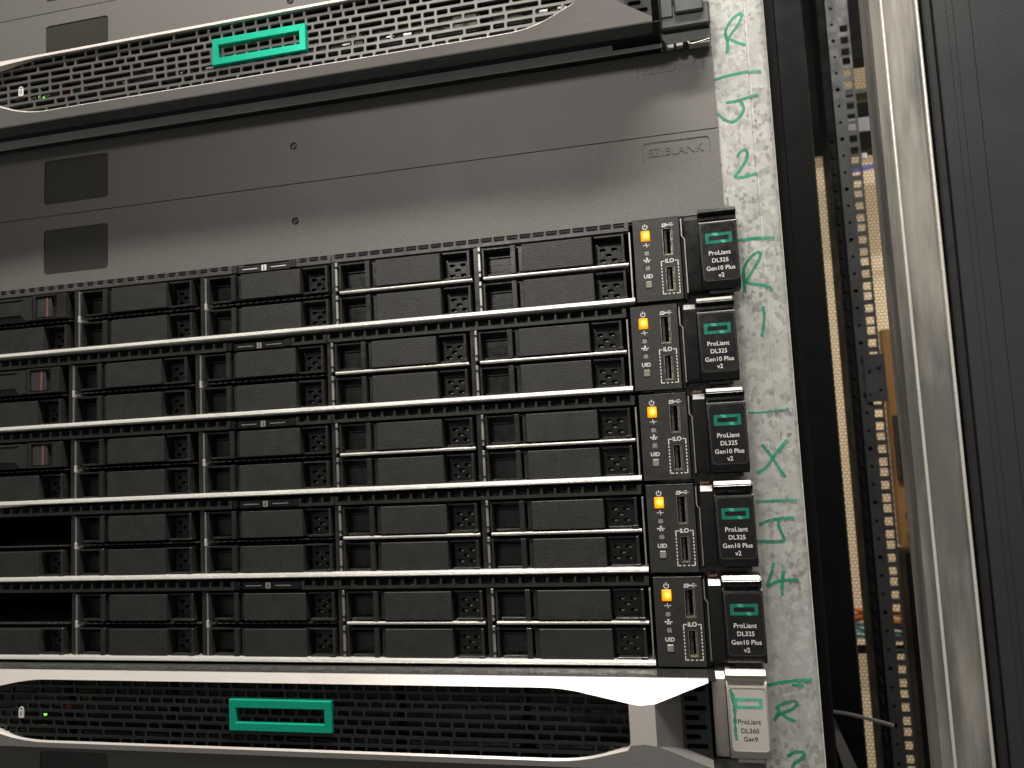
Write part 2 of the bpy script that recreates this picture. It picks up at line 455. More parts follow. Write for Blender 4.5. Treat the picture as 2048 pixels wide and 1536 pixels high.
# ------------------------------------------------------------------ rack rail with marker writing
rail = thing('mounting_rail', 'galvanised steel rack rail with green handwritten marker letters beside the servers', 'rack rail')
b = MB()
prof = [(200, 11.0), (257.6, 11.0), (258.0, 11.35), (258.8, 11.35), (259.2, 11.1), (264.5, 11.4)]
for k in range(1, 7):
    a = math.radians(90 * k / 6)
    prof.append((264.5 + 3.8 * math.sin(a), 15.2 - 3.8 * math.cos(a)))
prof += [(268.3, 60), (266.3, 60), (266.3, 15.5), (264.5, 13.4), (200, 13.4)]
b.zprof(prof, -160, 520)
put('rail_flange', b.mesh('rail_flange', M['galv'], 35), rail)
STROKES = [
 ('marker_letter', [[(248.8, 357.1), (248.1, 362.8), (251.9, 368.7), (255.9, 371.0), (256.6, 369.2), (254.2, 364.6), (249.9, 359.3), (252.3, 356.5), (257.4, 353.7)], [(247.8, 361.9), (248.8, 357.1), (248.0, 350.8)]]),
 ('marker_line', [[(240.7, 337.6), (248.0, 338.8), (256.5, 339.3), (264.0, 338.9)]]),
 ('marker_letter', [[(245.7, 324.5), (252.1, 324.9), (261.5, 326.7)], [(252.5, 324.8), (254.0, 321.4), (253.3, 317.9), (250.6, 315.1), (247.5, 314.0), (243.9, 316.1), (241.1, 319.5)]]),
 ('marker_digit', [[(249.1, 295.0), (250.5, 297.5), (253.1, 298.5), (254.2, 296.1), (252.6, 291.8), (249.4, 287.7), (247.4, 284.9), (251.3, 284.4), (258.4, 285.5)]]),
 ('marker_line', [[(245.2, 252.0), (255.1, 252.0), (264.2, 251.7)]]),
 ('marker_letter', [[(247.8, 229.7), (247.6, 235.0), (249.2, 239.5), (252.3, 243.2), (255.2, 244.9), (256.6, 244.1), (255.9, 241.5), (253.1, 237.1), (250.2, 232.8), (249.1, 230.2), (252.5, 228.9), (257.4, 227.8), (260.1, 226.5), (260.4, 224.8)], [(247.9, 236.3), (247.7, 231.0), (247.7, 225.0)]]),
 ('marker_digit', [[(255.7, 217.4), (256.1, 213.0), (255.4, 207.9), (254.1, 202.1)]]),
 ('marker_line', [[(245.0, 164.8), (251.8, 164.6), (257.3, 165.0), (264.3, 165.5)]]),
 ('marker_letter', [[(250.0, 148.8), (253.6, 143.7), (257.1, 137.3), (259.8, 132.7)], [(262.2, 150.7), (257.1, 145.0), (251.9, 138.2), (246.9, 134.9)]]),
 ('marker_line', [[(245.2, 121.0), (253.9, 121.1), (261.2, 121.3), (264.4, 121.0)]]),
 ('marker_letter', [[(246.0, 109.9), (249.8, 111.5), (254.6, 112.4), (262.5, 112.9)], [(255.2, 112.4), (255.0, 109.0), (256.6, 104.1), (256.8, 102.1), (253.7, 101.6), (244.1, 102.0)]]),
 ('marker_digit', [[(251.3, 91.6), (249.9, 86.5), (247.8, 80.7), (253.0, 82.7), (262.2, 83.3)], [(255.6, 87.6), (254.5, 81.7), (254.1, 75.9)]]),
 ('marker_line', [[(243.8, 33.8), (253.7, 35.7), (264.4, 36.7)], [(255.2, 34.1), (260.7, 33.8)]]),
 ('marker_letter', [[(247.6, 23.5), (251.4, 25.6), (255.8, 26.5), (256.9, 25.3), (254.3, 22.8), (249.4, 20.7), (246.9, 19.5)], [(247.3, 23.9), (248.3, 21.5), (246.0, 17.4)], [(249.8, 20.7), (252.0, 18.8), (255.5, 17.3)]]),
 ('marker_digit', [[(250.6, 0.8), (253.5, 2.9), (257.1, 3.4), (258.2, 2.2), (256.4, -0.2), (253.6, -1.9), (252.6, -4.0), (252.2, -6.7)]]),
]
def smooth_pts(pts, n=6):
    P = [Vector(p) for p in pts]; out = []
    for i in range(len(P) - 1):
        p0 = P[max(i - 1, 0)]; p1 = P[i]; p2 = P[i + 1]; p3 = P[min(i + 2, len(P) - 1)]
        for k in range(n):
            t = k / n
            out.append(0.5 * ((2 * p1) + (p2 - p0) * t + (2 * p0 - 5 * p1 + 4 * p2 - p3) * t * t + (3 * p1 - p0 - 3 * p2 + p3) * t ** 3))
    out.append(P[-1])
    return [(p.x, p.y) for p in out]
for nm, sts in STROKES:
    b = MB()
    thin = 0.9 if sts[0][0][1] in (164.8,) else 1.5
    for q, st in enumerate(sts):
        b.ribbon(smooth_pts(st), thin, 10.93 - 0.02 * q, 11.03, jitter=0.14)
    put(nm, b.mesh(nm, M['marker']), rail)

# ------------------------------------------------------------------ blanking panels
b = MB()
win = rrect(-166.3, -120.2, 7.6, 35.6, 2.2, 4)
tag_ = rrect(202.0, 236.0, 30.6, 41.0, 2.0, 4)
b.prism([(-241.3, 0.25), (240.5, 0.25), (240.5, U - 0.25), (-241.3, U - 0.25)], 9.0, 11.0, holes=[win, tag_, disc(4, 22.4, 2.3)])
panel_me = b.mesh('panel_sheet', M['panel'])
win_me = MB().prism(rrect(-166.0, -120.5, 7.9, 35.3, 2.0, 4), 9.35, 10.6).mesh('window_plate', M['window'])
plate_me = MB().prism(rrect(202.1, 235.9, 30.7, 40.9, 1.95, 4), 9.3, 10.6).mesh('brand_plate', M['panel'])
riv = MB()
riv.prism(disc(4, 22.4, 2.25), 9.9, 10.6)
riv.prism(disc(4, 22.4, 1.2, 10), 9.15, 10.0)
riv_me = riv.mesh('rivet', mat('rivet_grey', (0.035, 0.033, 0.03), 0.45, 0, 0.1, 100))
ez_me = text_mesh('EZIBLANK', M['panel'], 6.0, 28.0, 0.22)
for zb, lab in ((10 * U, 'plain grey blanking panel at the very top edge, second above the top server'),
                (9 * U, 'grey blanking panel directly above the top silver bezel server'),
                (7 * U, 'grey blanking panel shaded by the top server above it'),
                (6 * U, 'grey blanking panel resting just above the topmost black server'),
                (-U, 'dark shaded blanking panel below the bottom silver bezel server')):
    t = thing('blanking_panel', lab, 'blanking panel', (0, 0, zb), 'grey blanking panels of the rack')
    put('panel_sheet', panel_me, t)
    put('window_plate', win_me, t)
    put('rivet', riv_me, t)
    pl = put('brand_plate', plate_me, t)
    put('lettering', ez_me, pl, (218.8, 9.25, 35.8))

# ------------------------------------------------------------------ the black servers
COLS = [-224.6, -140.1, -55.4, 26.2, 107.9]
# drive blank, origin at the bay's lower left corner
b = MB()
b.box(4.6, 5.7, 1.8, 11.5, 0.2, 15.2, 0.15)
b.box(5.7, 20.2, 2.2, 11.5, 14.3, 15.1, 0.12)
b.box(7.2, 20.0, 3.0, 11.5, 0.15, 1.2, 0.15)
b.box(20.2, 22.9, 0.9, 11.5, 0.1, 15.2, 0.2)
b.box(24.2, 26.5, 2.4, 11.5, 1.2, 14.0, 0.15)
b.box(22.9, 26.5, 3.4, 11.5, 0.4, 1.2); b.box(22.9, 26.5, 3.4, 11.5, 14.0, 14.8)
b.box(64.3, 78.2, 2.0, 11.5, 14.2, 15.1, 0.15)
b.box(65.2, 76.6, 1.6, 11.5, 0.15, 1.1, 0.15)
b.box(78.2, 79.6, 1.0, 11.5, 0.4, 15.0, 0.25)
b.box(76.8, 79.9, 0.8, 5.0, 0.1, 1.4, 0.2)
b.box(4.6, 79.6, 12.0, 12.8, 0.1, 15.2)
frame_me = b.mesh('drive_blank', M['black'])
b = MB()
b.box(26.6, 63.2, 0.7, 11.8, 0.5, 14.8, 0.22)
face_me = b.mesh('face_plate', M['face'])
b = MB()
b.box(5.9, 20.1, 9.2, 11.6, 1.3, 10.4)
b.box(5.9, 20.1, 9.0, 11.6, 3.7, 3.95); b.box(5.9, 20.1, 9.0, 11.6, 7.0, 7.2)
b.box(5.9, 20.1, 8.2, 11.6, 10.9, 11.7, 0.12)
b.box(8.2, 19.6, 8.9, 11.6, 1.5, 2.0, 0.1)
floor_me = b.mesh('recess_floor', M['black'])
b = MB()
hl = [rrect(cx - 1.65, cx + 1.65, cz - 0.85, cz + 0.85, 0.8, 3) for cx, cz in ((67.9, 9.4), (73.9, 9.4), (70.9, 6.6), (67.9, 3.8), (73.9, 3.8))]
b.prism(rect(64.4, 78.1, 0.9, 12.6), 8.8, 10.3, holes=hl)
vent_me = b.mesh('vent_plate', M['black'])
b = MB()
for cx, cz in ((68.6, 8.4), (74.7, 8.4), (71.2, 5.6), (68.4, 2.9), (74.8, 2.9)):
    b.box(cx - 0.9, cx + 0.8, 10.6, 11.4, cz, cz + 0.7)
hole_glint_me = b.mesh('hole_glint', M['steel'])  # bright bits added as the lit bottom edges of the vent holes

def add_blank(server, cx, z0):
    f = put('drive_blank', frame_me, server, (cx, 0.3, z0))
    put('face_plate', face_me, f); put('recess_floor', floor_me, f); put('vent_plate', vent_me, f); put('hole_glint', hole_glint_me, f)

# solid state drive with carrier (leftmost upper bay)
b = MB()
b.box(-217, -145.2, 3.0, 120, 0.3, 15.3, 0.2)
b.box(-151.2, -145.2, 0.5, 3.0, 0.4, 15.2, 0.25)
b.box(-168.2, -166.2, 0.5, 3.0, 0.4, 15.2, 0.15)
b.box(-166.2, -151.2, 0.5, 3.0, 0.4, 1.2, 0.1); b.box(-166.2, -151.2, 0.5, 3.0, 14.4, 15.2, 0.1)
drive_me = b.mesh('drive_carrier', M['black'])
b = MB()
b.prism([(-217, 4.3), (-177, 4.3), (-173.5, 0.6), (-168.9, 0.6), (-168.9, 14.9), (-173.5, 14.9), (-176, 12.6), (-217, 12.6)], 0.7, 2.9)
b.box(-217, -171.5, 0.9, 2.9, 13.6, 14.9, 0.12)
lever_me = b.mesh('drive_lever', M['face'])
btn_me = MB().box(-165.6, -155.4, 1.1, 3.0, 1.8, 13.4, 0.2).mesh('latch_button', mat('latch_grey', (0.045, 0.043, 0.041), 0.5, 0, 0.1, 100))
str_me = MB().box(-158.8, -157.6, 0.98, 1.4, 1.9, 13.3).mesh('red_stripe', M['stripe'])
mk = MB()
for zc in (4.4, 11.6):
    mk.box(-149.0, -147.9, 0.38, 0.52, zc + 0.9, zc + 1.2); mk.box(-149.0, -148.7, 0.38, 0.52, zc - 0.8, zc + 0.9)
mk_me = mk.mesh('carrier_mark', M['ink'])

def strip_piece(x0, x1, ribs):
    """perforated top strip: solid lower band, ribs standing up, black sheet added behind as slot shade"""
    b = MB()
    b.box(x0, x1, 2.6, 6.0, 38.3, 40.2, 0.15)
    xs = [x0] + ribs + [x1]
    for i, xr in enumerate(ribs):
        w = 0.55
        b.box(xr - w, xr + w, 2.62, 5.0, 40.0, 43.0, 0.12)
        b.prism([(xr - w - 0.7, 40.38), (xr + w + 0.7, 40.38), (xr + w, 41.0), (xr - w, 41.0)], 2.64, 4.5)
    b.box(x0, x0 + 1.6, 2.6, 5.6, 40.0, 42.95, 0.12); b.box(x1 - 2.2, x1, 2.6, 5.6, 40.0, 42.95, 0.12)
    b.box(x0, x1, 7.2, 8.0, 38.4, 43.6, mi=1)  # added black sheet, stands in for the shade inside the slots
    return b.mesh('vent_strip', [M['strip'], M['dark']])
def ribs(x0, x1, p=6.76):
    n = int((x1 - x0) / p); q = (x1 - x0) / n
    return [x0 + q * (i + 1) for i in range(n - 1)]
strips = [strip_piece(26.4, 190.2, ribs(27.4, 189.0)), strip_piece(4.9, 26.0, [11.9, 18.9]),
          strip_piece(-217, -35.4, ribs(-217, -36.6))]
b = MB()
b.box(-35.0, 4.5, 4.6, 7.0, 38.4, 42.4, 0.2)
b.box(-35.2, -32.4, 3.0, 7.0, 38.4, 42.8, 0.2); b.box(0.0, 4.6, 3.0, 6.0, 38.5, 42.7, 0.3)
tab_me = b.mesh('information_tab', M['black'])
b = MB()
b.box(-29.6, -20.2, 4.45, 4.62, 40.2, 40.65); b.box(-11.8, -2.4, 4.45, 4.62, 40.2, 40.65)
b.prism(rrect(-17.6, -14.6, 38.8, 42.1, 0.4), 4.45, 4.62)
tabp_me = b.mesh('tab_print', M['white'])
b = MB()
b.box(-16.4, -15.8, 4.36, 4.5, 39.3, 40.7); b.box(-16.4, -15.8, 4.36, 4.5, 41.1, 41.6)
tabi_me = b.mesh('tab_symbol', M['ink'])

# bottom bar, rounded front
bp = [(2.6, 0.6), (0.1, 0.6), (-0.45, 0.8), (-0.7, 1.2), (-0.35, 2.1), (0.1, 2.8), (0.7, 3.2), (2.6, 3.25)]
b = MB(); b.xprof(bp, -217, 191.3)
b.box(-217, 191.0, 2.4, 40, 0.5, 2.6)
bar_me = b.mesh('bottom_bar', M['bar'], 50)
# silver divider rods in the two right hand columns
def rod(x0, x1):
    b = MB()
    pr = [(2.0 + 0.85 * math.cos(2 * math.pi * k / 12), 20.75 + 0.85 * math.sin(2 * math.pi * k / 12)) for k in range(12)]
    b.xprof(pr, x0, x1)
    b.box(x0 + 1, x1 - 0.5, 2.4, 40, 20.5, 21.0)
    return b.mesh('bay_divider', M['bar'], 50)
rods = [rod(31.3, 106.8), rod(113.0, 189.2)]
shelf_mes = []
for x0, x1 in ((-217, -138.8), (-135.0, -54.0), (-50.5, 26)):
    b = MB()
    b.box(x0, x1, 5.0, 40, 20.2, 20.7)
    for i in range(int((x1 - x0) / 4.2)):
        b.box(x0 + 4.2 * i, x0 + 4.2 * i + 2.9, 3.2, 5.0, 20.2, 20.7)
    shelf_mes.append(b.mesh('perforated_divider', M['dark_steel']))
# posts between the columns, each of them a part with its bright sheet edges
post_me = MB().box(0, 2.6, 2.6, 30, 3.2, 37.9).mesh('column_post', M['black'])
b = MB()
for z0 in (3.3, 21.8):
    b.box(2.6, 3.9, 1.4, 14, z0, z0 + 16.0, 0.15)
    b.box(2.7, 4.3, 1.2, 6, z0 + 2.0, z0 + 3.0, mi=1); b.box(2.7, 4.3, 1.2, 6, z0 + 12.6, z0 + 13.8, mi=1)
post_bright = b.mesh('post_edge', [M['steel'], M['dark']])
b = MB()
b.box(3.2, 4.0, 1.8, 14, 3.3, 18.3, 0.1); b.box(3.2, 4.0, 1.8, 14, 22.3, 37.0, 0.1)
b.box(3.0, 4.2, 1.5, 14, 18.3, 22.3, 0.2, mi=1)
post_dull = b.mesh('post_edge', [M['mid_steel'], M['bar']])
end_me = MB().box(190.0, 190.8, 0.9, 30, 3.3, 37.0, 0.1).mesh('end_post', M['steel'])
# chassis: side walls, top, floor and backplane behind the bays
b = MB()
b.box(-218, -217, 2, 600, 0.3, 42.9); b.box(216, 217, 2, 600, 0.3, 42.9)
b.box(-217, 216, 7.0, 600, 42.4, 42.9); b.box(-217, 216, 12, 600, 0.1, 0.45)
b.box(-217, 190, 118, 120, 0.5, 42.3)
b.box(-217, 190, 14, 118, 38.0, 38.3)
chassis_me = b.mesh('chassis', M['dark'])
# control panel
holes = [rect(196.0, 200.8, 31.2, 36.8), rect(197.1, 200.1, 23.6, 26.8), rect(197.2, 200.2, 16.1, 19.1), rect(196.9, 200.5, 7.0, 11.0),
         rrect(206.6, 212.0, 23.0, 37.2, 0.5), rrect(207.2, 212.0, 4.7, 17.7, 0.5)]
b = MB()
b.prism([(192.4, 0.5), (215.2, 0.5), (215.2, 42.2), (192.4, 42.2)], 0.0, 8.0, holes=holes)
b.box(192.3, 215.3, 0.05, 8, 42.2, 42.7, 0.15)
ctrl_me = b.mesh('control_panel', M['ctrl'])
pw_me = MB().box(-2.25, 2.25, -0.35, 3, -2.65, 2.65, 0.35).mesh('power_button', M['amber'])
led_me = MB().box(-1.35, 1.35, 0.25, 3, -1.45, 1.45, 0.3).mesh('indicator_light', M['led'])
uid_me = MB().box(-1.6, 1.6, -0.3, 3, -1.8, 1.8, 0.35).mesh('identify_button', M['led'])
def usb(w, h):
    b = MB()
    b.prism(rrect(-w / 2, w / 2, -h / 2, h / 2, 0.4), 0.4, 7.5, holes=[rrect(-w / 2 + 0.35, w / 2 - 0.35, -h / 2 + 0.35, h / 2 - 0.35, 0.2)])
    b.box(w / 2 - 1.15, w / 2 - 0.55, 1.2, 7, -h / 2 + 0.8, h / 2 - 0.8)
    b.box(-w / 2 + 0.6, w / 2 - 0.6, 0.9, 7, -h / 2 + 0.4, -h / 2 + 0.9)
    b.box(-w / 2, w / 2, 7.4, 7.6, -h / 2, h / 2, mi=1)
    return b.mesh('usb_port', [M['usb'], M['dark']])
def tongue(w, h):
    b = MB(); b.box(-w / 2 + 0.9, -w / 2 + 2.0, 1.6, 7, -h / 2 + 0.9, h / 2 - 0.9, 0.1)
    for k in range(4): b.box(-w / 2 + 2.0, -w / 2 + 2.12, 2.2, 6, -h / 2 + 2.2 + k * 2.6, -h / 2 + 3.3 + k * 2.6, mi=1)
    return b.mesh('usb_tongue', [M['tongue'], M['usb']])
usb1, usb2 = usb(5.1, 13.9), usb(4.5, 12.7)
ton1, ton2 = tongue(5.1, 13.9), tongue(4.5, 12.7)
PY0, PY1 = -0.06, 0.03
def arc(cx, cz, r, a0, a1, n=10): return [(cx + r * math.cos(math.radians(a0 + (a1 - a0) * k / n)), cz + r * math.sin(math.radians(a0 + (a1 - a0) * k / n))) for k in range(n + 1)]
b = MB()
b.ribbon(arc(198.5, 38.5, 1.15, 125, 415), 0.42, PY0, PY1); b.ribbon([(198.5, 38.6), (198.5, 40.1)], 0.42, PY0 - 0.01, PY1)
i1 = b.mesh('power_symbol', M['white'])
b = MB()
b.ribbon([(197.0, 29.1), (198.1, 29.1), (198.5, 30.4), (198.9, 28.0), (199.2, 29.2), (200.3, 29.2)], 0.32, PY0, PY1)
i2 = b.mesh('health_symbol', M['white'])
b = MB()
b.box(198.1, 199.0, PY0, PY1, 21.9, 22.8); b.box(197.7, 198.4, PY0, PY1, 20.3, 21.1); b.box(198.9, 199.6, PY0, PY1, 20.3, 21.1)
b.box(196.9, 200.3, PY0 + 0.01, PY1, 21.35, 21.65); b.prism(disc(197.1, 21.5, 0.42, 8), PY0 - 0.01, PY1); b.box(198.4, 198.7, PY0 + 0.02, PY1, 21.0, 22.0)
b.box(199.9, 200.4, PY0 - 0.01, PY1, 21.25, 21.75)
i3 = b.mesh('network_symbol', M['white'])
b = MB()
b.ribbon([(209.3, 38.5), (212.9, 38.5)], 0.26, PY0, PY1); b.ribbon([(210.0, 38.5), (210.8, 39.3), (211.7, 39.3)], 0.24, PY0 - 0.01, PY1)
b.ribbon([(210.6, 38.5), (211.3, 37.8), (212.0, 37.8)], 0.24, PY0 - 0.02, PY1); b.prism(disc(209.4, 38.5, 0.45, 8), PY0 - 0.03, PY1)
b.prism(disc(211.8, 39.3, 0.3, 6), PY0 - 0.03, PY1)
i4 = b.mesh('usb_symbol', M['white'])
b = MB()
W = 0.5
def dash_v(x, z0, z1, n):
    st = (z1 - z0) / n
    for k in range(n): b.box(x - W / 2, x + W / 2, PY0, PY1, z0 + k * st + st * 0.22, z0 + k * st + st * 0.78)
b.ribbon([(207.0, 20.2), (205.5, 20.2), (205.5, 17.6)], W, PY0, PY1); b.ribbon([(212.2, 20.2), (213.7, 20.2), (213.7, 17.6)], W, PY0, PY1)
b.ribbon([(205.5, 5.6), (205.5, 3.6), (207.2, 3.6)], W, PY0, PY1); b.ribbon([(213.7, 5.6), (213.7, 3.6), (212.0, 3.6)], W, PY0, PY1)
dash_v(205.5, 5.8, 17.3, 7); dash_v(213.7, 5.8, 17.3, 7)
b.box(208.0, 209.0, PY0, PY1, 3.35, 3.85); b.box(210.2, 211.2, PY0, PY1, 3.35, 3.85)
i5 = b.mesh('port_outline', M['white'])
t_uid = text_mesh('UID', M['white'], 2.6, 4.4, 0.04, 0.07)
t_ilo = text_mesh('iLO', M['white'], 2.6, 4.3, 0.04, 0.08)
t_ss = text_mesh('SS', M['white'], 2.2, 2.6, 0.04, 0.07, 0.25)
# ear
def ear_profile(b, x0, x1, mi=0):
    b.xprof([(-4.4, 6.4), (-4.6, 7.0), (-4.6, 35.8), (-4.2, 36.6), (-2.4, 38.0), (-2.2, 39.6), (-3.2, 40.4), (-5.6, 40.9), (-5.6, 41.3), (-3.6, 43.3), (8, 43.5), (8, 3.0), (-1.0, 2.6), (-2.8, 3.2), (-3.8, 4.6)], x0, x1, mi)
def make_ear(material):
    b = MB(); ear_profile(b, 224.6, 242.6); b.box(227.8, 239.6, -2.0, 6, 1.0, 2.7, 0.2)
    return b.mesh('rack_ear', material, 35)
def make_arm(material):
    b = MB()
    b.xprof([(-1.6, 3.4), (-2.2, 5.0), (-2.2, 38.8), (0.8, 41.6), (8, 41.8), (8, 3.0)], 218.2, 224.2)
    return b.mesh('latch_arm', material, 35)
ear_me, arm_me = make_ear(M['ear']), make_arm(M['ear'])
b = MB(); b.xprof([(-5.7, 41.1), (-3.7, 43.35), (-3.2, 43.6), (-3.0, 43.3), (-5.5, 40.85)], 224.9, 241.6)
lip_me = b.mesh('lip_glint', M['glint'])
cap_me = MB().xprof([(-2.3, 38.85), (0.75, 41.75), (1.6, 41.9), (1.6, 41.3), (-2.0, 38.4)], 218.5, 223.9).mesh('cap_glint', M['glint'])
b = MB(); b.ribbon([(216.3, 41.0), (216.3, 32.2), (217.5, 30.6), (217.5, 3.2)], 0.55, 0.2, 6)
wire_me = b.mesh('ear_edge', M['steel'])
b = MB(); b.box(215.2, 218.3, 3.5, 9, 2.0, 41.5)
earback_me = b.mesh('ear_bracket', M['dark'])
lab_o = rrect(225.5, 242.0, 7.1, 35.4, 1.8, 4)
rim_me = MB().prism(rrect(225.3, 242.15, 6.9, 35.6, 1.9, 4), -4.82, -4.5, holes=[rrect(225.65, 241.85, 7.25, 35.25, 1.75, 4)]).mesh('label_rim', M['rim'])
lab_me = MB().prism(rrect(225.6, 241.9, 7.2, 35.3, 1.75, 4), -4.72, -4.5).mesh('label_plate', M['black_gloss'])
lg = MB().prism(rect(227.4, 240.0, 25.4, 30.6), -4.78, -4.6, holes=[rect(229.0, 238.4, 26.9, 29.1)])
logo_me = lg.mesh('emblem', M['emblem_print'])
lg = MB()
lg.prism([(230.4, 30.58), (233.0, 30.58), (233.6, 29.12), (231.6, 29.12)], -4.80, -4.7)
lg.prism([(234.4, 26.88), (236.2, 26.88), (237.2, 25.42), (235.0, 25.42)], -4.80, -4.7)
shine_me = lg.mesh('emblem_glint', M['emblem_shine'])
TS = 3.05
texts = []
for body, zc, w in (('ProLiant', 20.7, 10.3), ('DL325', 17.0, 7.7), ('Gen10 Plus', 13.1, 13.5), ('v2', 9.6, 2.8)):
    texts.append((text_mesh(body, M['white'], TS, w, 0.03, 0.03), zc))

LABELS = ['topmost black server, right below the grey blanking panels, ear label reads upper',
          'second black server from the top, drive with red stripe at its left',
          'middle black server of the five, lowest one holding a drive with red stripe',
          'fourth black server from the top, upper of the two with an empty bay',
          'lowest black server, empty bay at left, standing right above the silver bezel']
LABELS[0] = 'topmost black server, right below the grey blanking panels'
OFF = [2.3, -1.5, 0.0, 0.5, 1.2]
for i in range(5):
    zb = (5 - i) * U
    s = thing('rack_server', LABELS[i], 'server', (OFF[i], 0, zb), 'five black rack servers stacked together')
    put('chassis', chassis_me, s); put('bottom_bar', bar_me, s); put('end_post', end_me, s)
    for ci, cx in enumerate(COLS[1:]):
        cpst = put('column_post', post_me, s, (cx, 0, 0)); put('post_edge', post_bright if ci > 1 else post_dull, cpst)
    for r_ in rods: put('bay_divider', r_, s)
    for me in shelf_mes: put('perforated_divider', me, s)
    for st in strips: put('vent_strip', st, s)
    tb = put('information_tab', tab_me, s); put('tab_print', tabp_me, tb); put('tab_symbol', tabi_me, tb)
    for ci, cx in enumerate(COLS):
        add_blank(s, cx, 3.0)
        if ci: add_blank(s, cx, 21.9)
        elif i < 3:
            d = put('drive_carrier', drive_me, s, (0, 0, 21.9))
            put('drive_lever', lever_me, d); put('latch_button', btn_me, d, label='grey latch button with a red stripe'); put('red_stripe', str_me, d); put('carrier_mark', mk_me, d)
    cp = put('control_panel', ctrl_me, s)
    put('power_button', pw_me, cp, (198.4, 0, 34.0), 'lit amber power button')
    put('indicator_light', led_me, cp, (198.6, 0, 25.2)); put('indicator_light', led_me, cp, (198.7, 0, 17.6))
    put('identify_button', uid_me, cp, (198.7, 0, 9.0))
    put('usb_port', usb1, cp, (209.3, 0, 30.1)); put('usb_port', usb2, cp, (209.6, 0, 11.2))
    put('usb_tongue', ton1, cp, (209.3, 0, 30.1)); put('usb_tongue', ton2, cp, (209.6, 0, 11.2))
    for n_, me in (('power_symbol', i1), ('health_symbol', i2), ('network_symbol', i3), ('usb_symbol', i4), ('port_outline', i5)):
        put(n_, me, cp)
    put('lettering', t_uid, cp, (198.7, -0.02, 13.2)); put('lettering', t_ilo, cp, (209.6, -0.02, 20.3)); put('lettering', t_ss, cp, (207.9, -0.02, 38.5))
    e = put('rack_ear', ear_me, s)
    put('label_rim', rim_me, e); put('label_plate', lab_me, e); put('emblem', logo_me, e); put('emblem_glint', shine_me, e)
    for me, zc in texts: put('lettering', me, e, (233.7, -4.74, zc))
    if i: put('lip_glint', lip_me, e)  # painted glint strip, left off the topmost server
    ar = put('latch_arm', arm_me, s)
    if i: put('cap_glint', cap_me, ar)
    put('ear_edge', wire_me, s); put('ear_bracket', earback_me, s)
    if i >= 2:
        put('copper_contact', MB().box(218.6, 223.0, 1.5, 6, 42.2, 43.4, 0.2).mesh('copper_contact', M['copper']), s)

